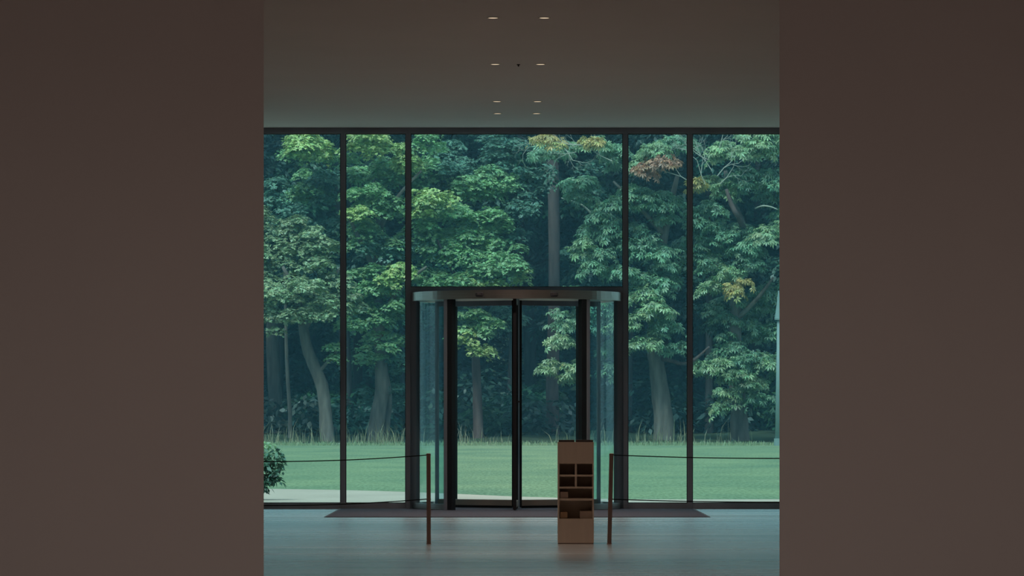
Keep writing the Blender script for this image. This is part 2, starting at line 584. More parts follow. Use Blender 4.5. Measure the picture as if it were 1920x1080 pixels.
def carton(name, px0, px1, py0, py1, y0, y1, mat, label):
    w = (px1 - px0) / SS / 2
    z0 = sz(py1)
    c = empty(name, (((px0 + px1) / 2 - 960) / SS, DSD + (y0 + y1) / 2, z0), label=label, cat='box')
    h = (py1 - py0) / SS
    d = (y1 - y0) / 2
    bm = bmesh.new()
    t = .004
    box(bm, -w, w, -d, -d + t, 0.001, h)
    box(bm, -w, w, d - t, d, 0.001, h)
    box(bm, -w, -w + t, -d + t, d - t, 0.001, h)
    box(bm, w - t, w, -d + t, d - t, 0.001, h)
    box(bm, -w + t, w - t, -d + t, d - t, 0.001, .004)
    obj('body', bm, mat, c)
    bm = bmesh.new()
    box(bm, -w + .005, w - .005, -d + .005, d - .005, .005, h - .012)
    obj('leaflets', bm, M['paper'], c)
    return c


carton('leaflet_box', 1050.5, 1065, 922.5, 934.4, .02, .22, M['card'], 'small tan box on the third shelf of the leaflet stand')
carton('leaflet_box', 1050.5, 1064, 960.5, 972.4, .03, .25, M['cardorange'], 'small orange brown box at the left of the lowest compartment of the stand')
carton('leaflet_box', 1087.5, 1110, 958.5, 972.4, .022, .24, M['card'], 'wide pale tan box at the right of the lowest compartment of the stand')
for px0, px1, lb in ((1047.5, 1077.0, 'dark book lying on the left half of the leaflet stand top'), (1079.5, 1112, 'dark book lying on the right half of the leaflet stand top')):
    b = empty('catalogue_book', (((px0 + px1) / 2 - 960) / SS, DSD + .17, sz(829)), label=lb, cat='book')
    w = (px1 - px0) / SS / 2
    bm = bmesh.new()
    box(bm, -w, w, -.14, .14, 0.0005, .004)
    box(bm, -w, w, -.14, .14, .022, .026)
    box(bm, -w, w, -.14, -.136, .004, .022)
    obj('cover', bm, M['cover'], b)
    bx('page_block', M['paper'], b, -w + .004, w - .004, -.135, .136, .004, .022)

# ------------------------------------------------------------------ rope barriers
def barrier_post(px_top, px_bot, label):
    X = (px_bot - 960) / SS
    b = empty('barrier_post', (X, DSD, 0), label=label, cat='post', group='barrier posts')
    lean = (px_top - px_bot) / SS
    h = sz(850)
    sh = Matrix.Identity(4); sh[0][2] = lean / h
    bm = bmesh.new()
    w = .0245
    box(bm, -w, w, -w, w, .005, h, mtx=sh, bevel=.003)
    obj('shaft', bm, M['post'], b)
    bx('foot_plate', M['post'], b, -.03, .03, -.09, .09, 0, .006)
    for zz in (sz(853), sz(936)):
        bx('rope_eye', M['black'], b, lean * zz / h - .027, lean * zz / h + .027, -.010, .010, zz - .008, zz + .008)
    return b


barrier_post(803.5, 804, 'slim brown barrier post to the left of the revolving door')
barrier_post(1146.5, 1142.5, 'slim brown leaning barrier post to the right of the leaflet stand')
barrier_post(200, 200, 'slim brown barrier post hidden behind the left wall')
barrier_post(1750, 1750, 'slim brown barrier post hidden behind the right wall')


def rope(x0, x1, y0, sag, label):
    bm = bmesh.new()
    z0 = sz(y0)
    pts = []
    for i in range(33):
        t = i / 32
        pts.append((((x0 + (x1 - x0) * t) - 960) / SS, DSD, z0 - sag / SS * 4 * t * (1 - t)))
    tube(bm, pts, [.006] * 33, 8)
    o = obj('barrier_rope', bm, M['rope'], None, smooth=True)
    tag(o, label, 'rope', 'barrier ropes')


rope(803.5, 200, 853, 12.5, 'upper thin black rope from the left barrier post to the left wall')
rope(803.5, 200, 935.5, 12.5, 'lower thin black rope from the left barrier post to the left wall')
rope(1147, 1750, 853, 6.5, 'upper thin black rope from the leaning post to the right wall')
rope(1145, 1750, 936, 5.5, 'lower thin black rope from the leaning post to the right wall')

# ------------------------------------------------------------------ the grounds
bm = bmesh.new()
def strip(bm, pts):
    vs = [bm.verts.new(p) for p in pts]
    bm.faces.new(vs)
GZ = -0.02
bm = bmesh.new()
strip(bm, [(-90, DF + .16, GZ), (90, DF + .16, GZ), (90, 229, GZ), (-90, 229, GZ)])
tag(obj('lawn', bm, M['lawn'], None), kind='structure')
bm = bmesh.new()
xs = np.linspace(-110, 110, 45); ys = np.array([228.5, 230, 233, 240, 255, 280, 292, 330])
grid = [[bm.verts.new((x, y, GZ + min(.55, max(0, y - 226) * .02) + max(0, y - 292) * .8 + .12 * math.sin(x * .7 + y) * (y > 227))) for x in xs] for y in ys]  # rear slope added to block the sky behind gaps in the trees
for j in range(len(ys) - 1):
    for i in range(len(xs) - 1):
        bm.faces.new((grid[j][i], grid[j][i + 1], grid[j + 1][i + 1], grid[j + 1][i]))
tag(obj('ground', bm, M['soil'], None, smooth=True), kind='structure')
# gravel path, wider on the left
bm = bmesh.new()
up = [(480, 917), (560, 918), (640, 919.5), (700, 921), (765, 923), (850, 926.5), (960, 931.5), (1080, 935), (1180, 937), (1300, 937.3), (1460, 937)]
far = [((px - 960) * (1.52 * F / (py - HOR)) / F, 1.52 * F / (py - HOR)) for px, py in up]
far = [(-60, far[0][1] + 1)] + far + [(60, far[-1][1])]
topv = [bm.verts.new((x, y, GZ + .008)) for x, y in far]
botv = [bm.verts.new((x, DF + .16, GZ + .008)) for x, y in far]
for i in range(len(far) - 1):
    bm.faces.new((botv[i], botv[i + 1], topv[i + 1], topv[i]))
tag(obj('path', bm, M['path'], None), kind='structure')

# ------------------------------------------------------------------ foliage builders
def unit(a):
    return a / np.maximum(np.linalg.norm(a, axis=-1, keepdims=True), 1e-9)


def lobed_leaf():      # five-lobed maple-like leaf out of three folded kites
    v, f = [], []
    for ang, l, w in ((0, 1.0, .30), (62, .78, .26), (-62, .78, .26)):
        a = math.radians(ang)
        d = np.array((math.sin(a), math.cos(a))); b = np.array((math.cos(a), -math.sin(a)))
        i = len(v)
        for t, s, z in ((0, 0, 0), (.5 * l, w, -.05), (l, 0, -.16), (.5 * l, -w, -.05)):
            q = d * t + b * s
            v.append((q[0], q[1] - .3, z))
        f.append((i, i + 1, i + 2, i + 3))
    return np.array(v, float), f


def palmate_leaf():    # horse-chestnut leaf, five hanging leaflets
    v, f = [], []
    for ang, l in ((0, 1.0), (50, .92), (-50, .92), (100, .7), (-100, .7)):
        a = math.radians(ang)
        d = np.array((math.sin(a), math.cos(a))); b = np.array((math.cos(a), -math.sin(a)))
        i = len(v)
        for t, s, z in ((.03, 0, 0), (.62 * l, .17, -.10), (l, 0, -.42), (.62 * l, -.17, -.10)):
            q = d * t + b * s
            v.append((q[0], q[1], z))
        f.append((i, i + 1, i + 2, i + 3))
    return np.array(v, float), f


def oval_leaf():
    return np.array([(0, -.1, 0), (.30, .40, -.04), (0, 1.0, -.2), (-.30, .40, -.04)], float), [(0, 1, 2, 3)]


LEAF = dict(lobed=lobed_leaf(), palmate=palmate_leaf(), oval=oval_leaf())


def sprays(lobes, leaf_size, per_spray, spray_r, spacing, bough=0.45, up=0.75):
    """Lobes (cx,cy,cz,rx,ry,rz,colour): each lobe carries boughs, each bough carries flat drooping sprays of leaves."""
    C, N, Dr, Sz, Co = [], [], [], [], []
    for (cx, cy, cz, rx, ry, rz, colour) in lobes:
        rm = (rx * ry * rz) ** (1 / 3)
        nb = max(4, int(9 * rm / 1.6))
        u = unit(rng.normal(size=(nb, 3)))
        u[:, 2] = u[:, 2] * .9 + .05
        bc = np.array((cx, cy, cz)) + u * np.array((rx, ry, rz)) * rng.uniform(.45, .8, (nb, 1))
        br = bough * np.array((rx, ry, rz)) * rng.uniform(.8, 1.25, (nb, 1))
        bj = rng.uniform(.86, 1.14, nb)
        for k in range(nb):
            area = 4 * PI * (br[k].prod()) ** (2 / 3)
            ns = max(5, int(area / spacing ** 2))
            w = unit(rng.normal(size=(ns, 3)))
            w[:, 2] = np.where(w[:, 2] < -.12, -w[:, 2], w[:, 2])
            sc = bc[k] + w * br[k] * rng.uniform(.72, 1.06, (ns, 1))
            nn = unit(w * (1 - up) + np.array((0, 0, 1.0)) * up + rng.normal(size=(ns, 3)) * .22)
            sh = rng.uniform(.88, 1.14, ns) * bj[k]
            m = per_spray
            # points on the drooping spray disc
            th = rng.uniform(0, 2 * PI, (ns, m)); rr = np.sqrt(rng.uniform(0, 1, (ns, m))) * spray_r * rng.uniform(.7, 1.3, (ns, 1))
            a = unit(np.cross(nn, np.array((0.3, 1.0, 0.1)))); b = np.cross(nn, a)
            rad = a[:, None] * np.cos(th)[..., None] + b[:, None] * np.sin(th)[..., None]
            pos = sc[:, None] + rad * rr[..., None]
            pos[..., 2] -= .45 * rr ** 2 / spray_r
            n2 = unit(nn[:, None] + rad * .35 * (rr / spray_r)[..., None] + rng.normal(size=(ns, m, 3)) * .28)
            dd = rad + w[:, None] * .6 + np.array((0, 0, -.35)) + rng.normal(size=(ns, m, 3)) * .35
            dd = unit(dd - n2 * (dd * n2).sum(-1, keepdims=True))
            C.append(pos.reshape(-1, 3)); N.append(n2.reshape(-1, 3)); Dr.append(dd.reshape(-1, 3))
            Sz.append((leaf_size * rng.uniform(.75, 1.2, (ns, m))).reshape(-1))
            col = np.array(colour)[None, None] * sh[:, None, None] * rng.uniform(.65, 1.35, (ns, m, 1)) * (1 + rng.normal(size=(ns, m, 3)) * np.array((.10, .03, .06)))
            Co.append(np.clip(col, 0.004, .9).reshape(-1, 3))
    return [np.concatenate(q) for q in (C, N, Dr, Sz, Co)]


def leaf_mesh(name, kind, data):
    tv, tf = LEAF[kind]
    C, N, Dr, Sz, Co = data
    B = np.cross(Dr, N)
    n, k = len(C), len(tv)
    V = C[:, None] + Sz[:, None, None] * (tv[None, :, :1] * B[:, None] + tv[None, :, 1:2] * Dr[:, None] + tv[None, :, 2:3] * N[:, None])
    V = V.reshape(-1, 3)
    Fq = (np.array(tf)[None] + (np.arange(n) * k)[:, None, None]).reshape(-1)
    nf = n * len(tf)
    me = bpy.data.meshes.new(name)
    me.vertices.add(len(V)); me.vertices.foreach_set('co', V.astype(np.float32).ravel())
    me.loops.add(len(Fq)); me.loops.foreach_set('vertex_index', Fq.astype(np.int32))
    me.polygons.add(nf); me.polygons.foreach_set('loop_start', np.arange(0, nf * 4, 4, dtype=np.int32))
    at = me.attributes.new('leaf_colour', 'FLOAT_COLOR', 'POINT')
    rgba = np.ones((len(V), 4), np.float32); rgba[:, :3] = np.repeat(Co, k, axis=0)
    at.data.foreach_set('color', rgba.ravel())
    me.update(calc_edges=True)
    me.materials.append(M['leaf'])
    return me


TRIS = [0]; TL = []


def foliage(name, kind, data, parent, stuff=True, take=0):
    if take:           # the nearest leaves, those that show largest, are leaves of their own
        order = np.argsort(data[0][:, 1])
        cand = order[:int(len(order) * .30)]
        pick = rng.choice(cand, take, replace=False)
        keep = np.ones(len(order), bool); keep[pick] = False
        one = [q[pick] for q in data]
        data = [q[keep] for q in data]
        base = {}
        for i in range(take):
            c, n, d, s, co = (q[i] for q in one)
            key = (round(5 * co[0] / co[1]), i % 3)
            if key not in base:
                base[key] = leaf_mesh('leaf', kind, [np.zeros((1, 3)), np.array([[0, 0, 1.]]), np.array([[0, 1., 0]]), np.array([1.0]), np.array([co])])
            o = bpy.data.objects.new('leaf', base[key])
            bvec = np.cross(d, n)
            Mx = Matrix(((bvec[0], d[0], n[0], 0), (bvec[1], d[1], n[1], 0), (bvec[2], d[2], n[2], 0), (0, 0, 0, 1)))
            link(o, parent)
            o.matrix_local = Matrix.Translation(Vector(c) - parent.location) @ Mx @ Matrix.Scale(float(s), 4)
    data[0] = data[0] - np.array(parent.location)[None] if parent is not None else data[0]
    me = leaf_mesh(name, kind, data)
    TRIS[0] += len(me.polygons) * 2; TL.append(len(me.polygons) * 2)
    o = bpy.data.objects.new(name, me)
    link(o, parent)
    if stuff: o['kind'] = 'stuff'
    return o


def lobes_px(D, rows):
    out = []
    for (px, py, rxp, ryp, dd, col) in rows:
        d = D + dd
        p = P(px, py, d)
        k = d / F
        out.append((p.x, p.y, p.z, rxp * k, (rxp + ryp) * .5 * k, ryp * k, col))
    return out


def limb(name, root, pts_px, D, w_px, mat, dds=None, seg=12, wob=.06):
    """Tapered limb through points of the photograph at distance D (+dds)."""
    pts, rad = [], []
    for i, (px, py) in enumerate(pts_px):
        d = D + (dds[i] if dds else 0)
        pts.append(P(px, py, d) - root.location)
        rad.append(w_px[i] * .5 * d / F)
    # smooth
    P2, R2 = [], []
    for i in range(len(pts) - 1):
        for t in (0, .25, .5, .75):
            p0, p1, p2, p3 = pts[max(i - 1, 0)], pts[i], pts[i + 1], pts[min(i + 2, len(pts) - 1)]
            P2.append(.5 * ((2 * p1) + (p2 - p0) * t + (2 * p0 - 5 * p1 + 4 * p2 - p3) * t * t + (3 * p1 - p0 - 3 * p2 + p3) * t ** 3))
            R2.append(rad[i] + (rad[i + 1] - rad[i]) * t)
    P2.append(pts[-1]); R2.append(rad[-1])
    bm = bmesh.new()
    tube(bm, P2, R2, seg, wob, rnd)
    return obj(name, bm, mat, root, smooth=True)


def tree_root(px, D, label, group='trees at the edge of the wood', name='tree'):
    p = P(px, 780, D)
    return empty(name, (p.x, D, 0), label=label, cat='tree', group=group)


# leaf colours, with sunlit clumps and shaded gaps put into the tones
YEL = (0.469, 0.598, 0.243)
SYC = (0.294, 0.489, 0.244)
SYD = (0.126, 0.249, 0.183)
GRY = (0.358, 0.450, 0.267)
CHE = (0.242, 0.409, 0.264)
CHL = (0.364, 0.510, 0.296)
GOLD = (0.620, 0.512, 0.213)
RUST = (0.582, 0.325, 0.224)
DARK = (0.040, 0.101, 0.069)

D0 = 234.0
# 1 grey-green leaning tree on the left
t = tree_root(613, D0, 'grey green tree with a bent grey trunk at the left of the wood edge')
limb('trunk', t, [(614, 836), (613, 815), (609, 760), (603, 722), (590, 690), (575, 650), (567, 600), (560, 560)], D0, [33, 27, 24, 24, 22, 20, 18, 14], M['bark'])
limb('branch', t, [(567, 610), (560, 560), (530, 500)], D0, [16, 12, 6], M['bark'], [0, -1, -1.5], 8)
limb('branch', t, [(570, 620), (600, 560), (640, 500)], D0, [14, 10, 5], M['bark'], [0, .5, 1], 8)
limb('branch', t, [(596, 700), (620, 672), (650, 640)], D0, [8, 6, 3], M['bark'], [0, -.4, -.8], 6)
rows = [(540, 440, 52, 40, 0, GRY), (500, 500, 60, 55, -.5, GRY), (580, 480, 55, 50, -.8, GRY), (545, 540, 65, 45, -1.5, GRY), (620, 545, 45, 45, -.3, GRY),
        (490, 570, 50, 50, -.8, GRY), (590, 590, 60, 36, -1.8, GRY), (510, 605, 30, 26, -1.6, GRY), (650, 570, 40, 34, 0, GRY), (655, 620, 36, 30, -.5, SYC), (630, 660, 36, 18, -.8, SYC),
        (440, 500, 50, 70, 0, GRY), (505, 370, 40, 40, 1.5, SYD), (470, 430, 45, 45, .5, GRY)]
foliage('foliage', 'lobed', sprays(lobes_px(D0, rows), .15, 24, .40, .52, bough=.46), t)

# 2 sycamore
D2 = 237.0
t = tree_root(706, D2, 'yellow green sycamore with a leaning pale trunk beside the left mullion')
limb('trunk', t, [(703, 836), (705, 810), (710, 770), (716, 730), (712, 640), (708, 520), (712, 420), (700, 330)], D2, [34, 30, 28, 26, 22, 18, 14, 8], M['bark'])
limb('trunk', t, [(724, 834), (727, 790), (730, 740), (722, 690)], D2, [12, 11, 10, 8], M['bark'], [.6, .6, .4, 0], 8)
limb('branch', t, [(712, 600), (750, 540), (800, 500)], D2, [12, 9, 4], M['bark'], [0, -1, -2], 8)
limb('branch', t, [(710, 520), (670, 440), (640, 380)], D2, [12, 8, 4], M['bark'], [0, -1, -1.5], 8)
limb('branch', t, [(712, 430), (745, 370), (790, 320)], D2, [10, 7, 4], M['bark'], [0, -1, -1.5], 8)
rows = [(590, 275, 56, 34, -1.5, YEL), (560, 300, 40, 30, -.8, SYC), (700, 265, 60, 32, -1.8, YEL), (760, 290, 44, 40, -1, YEL), (800, 275, 34, 30, -1.2, SYC), (640, 290, 30, 30, -.5, SYC),
        (690, 380, 52, 40, -1.2, SYC), (665, 400, 36, 28, -1.8, YEL), (740, 400, 40, 36, -1, SYC), (800, 385, 44, 36, -1.8, YEL), (785, 440, 36, 30, -.8, SYC),
        (715, 470, 44, 36, -.6, SYD), (690, 530, 50, 40, -.8, SYC), (740, 520, 44, 44, -1.4, YEL), (745, 570, 34, 30, -1, SYC), (700, 600, 44, 36, -.4, SYC),
        (720, 650, 46, 36, .2, SYC), (680, 670, 26, 24, -.6, SYC), (735, 690, 34, 34, .8, SYD), (745, 745, 30, 34, 1.2, SYD), (690, 745, 20, 20, 1, SYD), (770, 480, 40, 40, .5, SYD),
        (600, 350, 46, 40, 1.5, SYD), (700, 330, 60, 40, .6, SYC), (680, 450, 50, 40, .2, SYC), (740, 465, 44, 40, 0, SYC), (725, 565, 56, 44, .2, SYC), (555, 350, 50, 40, 1.2, SYC), (675, 560, 36, 36, 0, SYC), (640, 440, 40, 50, 1.5, SYD)]
foliage('foliage', 'lobed', sprays(lobes_px(D2, rows), .16, 22, .43, .51, bough=.46, up=.8), t)

# 3 sycamore over the door
D3 = 238.0
t = tree_root(893, D3, 'green sycamore with low hanging boughs seen through the door')
limb('trunk', t, [(897, 832), (896, 780), (893, 700), (888, 600), (880, 480), (875, 380)], D3, [22, 18, 16, 15, 12, 6], M['barkdark'])
limb('branch', t, [(888, 600), (915, 560), (960, 510)], D3, [9, 7, 4], M['barkdark'], [0, -1, -2], 8)
limb('branch', t, [(885, 560), (850, 510), (820, 450)], D3, [9, 7, 4], M['barkdark'], [0, -1, -2], 8)
rows = [(840, 340, 46, 44, 1, SYD), (900, 360, 50, 46, .5, SYC), (860, 415, 56, 40, -.6, SYC), (920, 420, 50, 40, -.4, SYC), (830, 470, 50, 44, -.8, SYC), (880, 480, 56, 44, -1.4, SYC),
        (930, 500, 56, 34, -2, SYC), (960, 515, 36, 22, -2.2, YEL), (850, 530, 56, 36, -2, SYC), (900, 540, 56, 30, -1.8, YEL), (800, 520, 40, 40, -1, SYC), (980, 400, 40, 34, 0, SYD),
        (890, 610, 40, 34, -1.6, SYC), (880, 640, 32, 26, -1.8, YEL), (908, 660, 18, 16, -1.8, YEL), (950, 600, 40, 34, 1, SYD), (830, 590, 46, 40, 1, SYD), (930, 280, 60, 34, 2, SYD),
        (860, 290, 50, 34, 2, SYD), (1000, 340, 40, 40, 1, SYD), (960, 450, 36, 30, .5, SYD), (820, 400, 44, 40, .5, SYC), (800, 330, 50, 44, .2, SYC), (870, 350, 50, 40, .2, SYC), (940, 365, 44, 36, .5, SYC),
        (790, 465, 50, 44, 0, SYC), (905, 450, 60, 36, -.2, SYC), (960, 330, 40, 30, 1, SYD), (850, 455, 40, 36, -.8, SYC), (960, 480, 40, 26, -1, SYC)]
foliage('foliage', 'lobed', sprays(lobes_px(D3, rows), .16, 22, .43, .51, bough=.46, up=.8), t)

# 4 tall straight trunk
D4 = 246.0
t = tree_root(1037, D4, 'tall straight bare brown trunk in the dark gap right of centre')
limb('trunk', t, [(1036, 836), (1036, 800), (1036, 700), (1039, 560), (1039, 450), (1037, 340), (1036, 240), (1034, 120)], D4, [34, 25, 23, 21, 21, 22, 18, 10], M['barkdark'])
limb('branch', t, [(1110, 402), (1092, 385), (1075, 378), (1052, 371)], D4, [4, 3.4, 2.6, 1.2], M['twig'], [-9, -9.4, -9.6, -9.8], 6)
rows = [(1000, 190, 80, 70, 1, SYD), (1080, 180, 80, 70, 1, SYD), (1040, 120, 90, 60, 1, SYD), (1085, 470, 40, 36, 2, SYD), (1100, 340, 44, 44, 2, SYD)]
foliage('foliage', 'lobed', sprays(lobes_px(D4, rows), .19, 20, .5, .68, bough=.46, up=.8), t)

# 5 and 6 the horse chestnuts
def twigs(root, D, spots):
    for (px, py, ang, ln, dd) in spots:
        bm = bmesh.new()

        def grow(p, a, l, r, dep):
            q = p + Vector((math.cos(a) * l, rnd.uniform(-.25, .25) * l, math.sin(a) * l))
            mid = (p + q) * .5 + Vector((0, 0, rnd.uniform(-.1, .1) * l))
            tube(bm, [p, mid, q], [r, r * .85, r * .65], 5)
            if dep > 0:
                for s in (-1, 1):
                    grow(mid if s < 0 else q, a + s * rnd.uniform(.3, .8), l * rnd.uniform(.55, .8), r * .62, dep - 1)
        p = P(px, py, D + dd) - root.location
        grow(p, ang, ln * D / F, .028, 4)
        tag(obj('dead_branch', bm, M['twig'], root), 'bare pale dead branch')


D5 = 234.0
t = tree_root(1247, D5, 'horse chestnut with a thick leaning trunk and a rusty brown leaf patch')
limb('trunk', t, [(1247, 838), (1246, 826), (1245, 800), (1240, 750), (1232, 690), (1226, 640), (1230, 540), (1250, 420), (1270, 330)], D5, [50, 42, 38, 35, 30, 26, 20, 14, 8], M['bark'], seg=16)
limb('branch', t, [(1236, 672), (1258, 676), (1278, 682), (1300, 676), (1330, 650)], D5, [9, 8, 7, 6, 4], M['barkdark'], [0, -.8, -1.2, -1.5, -1.5], 8)
limb('branch', t, [(1228, 600), (1190, 540), (1140, 500)], D5, [11, 8, 4], M['bark'], [0, -1, -1.5], 8)
limb('branch', t, [(1245, 440), (1200, 390), (1150, 340)], D5, [11, 8, 4], M['bark'], [0, -1, -1.5], 8)
twigs(t, D5, [(1148, 302, 2.6, 52, -4.3), (1108, 268, 3.35, 46, -4.4), (1092, 272, 3.0, 52, -4.5), (1060, 280, 5.3, 24, -4.5), (1020, 262, 3.6, 30, -4.4), (1300, 345, 2.7, 50, -2.6), (1322, 345, 1.9, 46, -2.2), (1296, 320, 1.7, 40, -2.4), (1335, 320, 2.2, 40, -2), (1345, 330, .8, 36, -2.3), (1080, 285, 3.5, 40, -3)])
rows = [(1210, 290, 46, 34, -1.6, CHL), (1240, 312, 38, 22, -2.6, RUST), (1210, 322, 20, 18, -2.7, RUST), (1195, 380, 44, 36, -1.4, CHE), (1240, 400, 44, 38, -1, CHE), (1150, 400, 44, 36, -1.6, CHE),
        (1120, 440, 44, 36, -1.6, CHE), (1180, 450, 44, 36, -.8, CHE), (1220, 470, 50, 40, -1, CHE), (1140, 500, 44, 36, -1.8, CHE), (1100, 470, 30, 26, -2, CHL), (1190, 530, 50, 40, -1.6, CHE), (1250, 530, 46, 40, -1, CHE),
        (1210, 580, 50, 36, -2, CHL), (1180, 600, 36, 30, -2, CHL), (1250, 610, 44, 36, -1.4, CHE), (1200, 640, 44, 26, -1.8, CHL), (1260, 650, 34, 22, -1.4, CHE),
        (1150, 300, 44, 36, -1, CHE), (1035, 262, 34, 13, -4.2, GOLD), (1110, 262, 16, 10, -4.2, GOLD), (1110, 275, 40, 22, -2, CHL), (1020, 285, 50, 26, -2, CHE), (1100, 360, 44, 30, 0, CHE),
        (1060, 600, 36, 24, -2, CHE), (1050, 640, 30, 24, -2.2, CHL), (1070, 700, 26, 30, -2.4, CHL), (1030, 690, 16, 18, -2.4, CHL), (1080, 560, 26, 40, -1, CHE), (1120, 600, 44, 50, -.6, CHE), (1140, 680, 30, 40, -.4, CHE),
        (1270, 270, 46, 30, -.6, CHE), (1290, 440, 36, 50, .5, CHE)]
foliage('foliage', 'palmate', sprays(lobes_px(D5, rows), .27, 6, .36, .54, bough=.46, up=.62), t, take=240)

D6 = 235.0
t = tree_root(1387, D6, 'horse chestnut with yellowing leaves on the far right beside the lamp post')
limb('trunk', t, [(1388, 838), (1387, 825), (1386, 790), (1384, 750), (1378, 690), (1380, 560), (1395, 450), (1388, 410), (1368, 370), (1360, 320)], D6, [44, 38, 33, 30, 28, 22, 16, 13, 11, 7], M['bark'], seg=16)
limb('branch', t, [(1395, 430), (1383, 405), (1372, 385), (1362, 355)], D6, [11, 10, 9, 6], M['barkdark'], [-.5, -2.6, -2.8, -2.6], 8)
limb('branch', t, [(1416, 391), (1430, 386), (1446, 388), (1458, 393)], D6, [3, 3, 2.5, 1.5], M['twig'], [-1.5, -2.6, -2.8, -2.9], 6)
limb('branch', t, [(1380, 600), (1420, 560), (1450, 520)], D6, [11, 8, 4], M['bark'], [0, -1, -1.5], 8)
twigs(t, D6, [(1330, 300, 2.6, 40, -2.5), (1345, 290, 1.3, 38, -2.5), (1350, 345, .9, 40, -2.6)])
rows = [(1390, 275, 46, 30, -2, CHL), (1430, 270, 50, 40, -1, CHL), (1360, 290, 36, 26, -1.6, CHL), (1400, 340, 46, 36, -1.2, CHE), (1440, 350, 46, 46, -.6, CHE), (1345, 350, 36, 30, -1, CHL), (1305, 345, 14, 14, -2, GOLD),
        (1330, 410, 44, 36, -1.2, CHE), (1440, 430, 44, 36, -1.8, CHL), (1370, 450, 44, 36, -.8, CHE), (1410, 480, 44, 36, -1.4, CHE), (1330, 480, 44, 40, -1, CHE), (1350, 520, 44, 36, -1.8, CHL),
        (1400, 545, 32, 30, -2.6, GOLD), (1325, 535, 24, 22, -2.2, CHL), (1440, 560, 40, 40, 0, CHE), (1370, 590, 50, 40, .4, CHE), (1420, 620, 44, 36, .5, CHE), (1330, 590, 40, 40, .6, DARK),
        (1360, 650, 46, 36, -.4, CHE), (1410, 680, 46, 36, -1.4, CHE), (1350, 700, 44, 30, -1.8, CHL), (1400, 720, 50, 28, -2, CHL), (1440, 690, 30, 30, -1.4, CHL), (1360, 740, 34, 22, -2, CHL), (1320, 690, 20, 24, -2, CHL), (1345, 765, 14, 14, -2.2, CHL), (1420, 745, 24, 18, -1.8, CHE),
        (1490, 400, 50, 70, 0, CHE), (1500, 300, 50, 60, 0, CHE), (1520, 560, 50, 70, 0, CHE), (1490, 680, 40, 50, -.5, CHE)]
foliage('foliage', 'palmate', sprays(lobes_px(D6, rows), .27, 6, .36, .54, bough=.46, up=.62), t, take=240)

# the darker trees behind
BACK = [(430, 250), (520, 258), (655, 252), (670, 262), (760, 256), (840, 264), (960, 258), (1000, 268), (1090, 262), (1170, 256), (1250, 264), (1330, 256), (1410, 262), (1490, 254), (1570, 262), (350, 262),
        (1650, 256), (270, 254), (460, 276), (580, 280), (700, 274), (800, 280), (900, 276), (1010, 282), (1110, 276), (1210, 280), (1310, 276), (1420, 280), (1530, 276)]
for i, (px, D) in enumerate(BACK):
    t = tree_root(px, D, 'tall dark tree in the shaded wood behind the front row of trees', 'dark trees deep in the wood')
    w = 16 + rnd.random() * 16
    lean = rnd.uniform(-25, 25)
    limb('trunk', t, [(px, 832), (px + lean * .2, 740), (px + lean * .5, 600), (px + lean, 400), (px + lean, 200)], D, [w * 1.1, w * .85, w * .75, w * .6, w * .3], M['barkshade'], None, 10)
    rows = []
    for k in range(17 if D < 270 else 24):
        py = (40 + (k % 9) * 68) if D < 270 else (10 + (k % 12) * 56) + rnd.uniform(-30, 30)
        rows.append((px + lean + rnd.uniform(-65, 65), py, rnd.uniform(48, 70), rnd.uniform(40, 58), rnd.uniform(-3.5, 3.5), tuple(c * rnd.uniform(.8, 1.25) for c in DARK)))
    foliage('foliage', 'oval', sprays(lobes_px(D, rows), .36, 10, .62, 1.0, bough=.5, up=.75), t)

# unseen tree copies added beside the lawn, for door glass reflections and gaps
src = t
for i, (x, y) in enumerate([(-34, 226), (-45, 214), (-54, 198), (-60, 180), (-63, 160), (-65, 140), (-66, 120), (34, 228), (45, 216), (54, 200), (60, 182), (63, 162), (65, 142), (66, 122), (-27, 262), (-35, 272), (-43, 264), (27, 262), (35, 272), (43, 264)]):
    c = src.copy(); link(c)
    c.location = (x, y, 0); c.rotation_euler = (0, 0, i * 1.3)
    c['label'] = 'unseen dark tree added beside the lawn, out past the window edge'
    c['group'] = 'added dark trees beside the lawn'
    for ch in src.children:
        d = ch.copy(); link(d); d.parent = c

# two slim trunks seen at the far left
for px, D, w, lb in ((515, 256, 27, 'broad dark trunk in the shade at the far left of the wood'), (541, 240, 7.5, 'thin pale stem standing left of the bent grey trunk')):
    t = tree_root(px, D, lb)
    limb('trunk', t, [(px + 3, 834), (px + 3, 780), (px - 1, 720), (px - 4, 650), (px - 6, 560), (px - 10, 440)], D, [w * 1.4, w, w * .95, w * .9, w * .7, w * .4], M['bark'])
    rows = [(px - 10, 420, 50, 44, 1, SYD), (px + 10, 480, 40, 40, 2, SYD)]
    foliage('foliage', 'lobed', sprays(lobes_px(D, rows), .18, 18, .5, .7), t)

# undergrowth in the shade, leafy but not to be counted
rows = []
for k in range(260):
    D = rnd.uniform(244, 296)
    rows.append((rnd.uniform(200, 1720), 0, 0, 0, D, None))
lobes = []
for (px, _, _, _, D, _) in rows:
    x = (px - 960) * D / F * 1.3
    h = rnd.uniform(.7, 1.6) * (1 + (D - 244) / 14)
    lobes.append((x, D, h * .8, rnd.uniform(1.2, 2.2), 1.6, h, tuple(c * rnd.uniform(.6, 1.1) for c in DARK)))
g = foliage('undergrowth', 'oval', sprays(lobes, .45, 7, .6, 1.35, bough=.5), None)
tag(g, 'dark leafy undergrowth filling the shade between the trunks', 'undergrowth', kind='stuff')


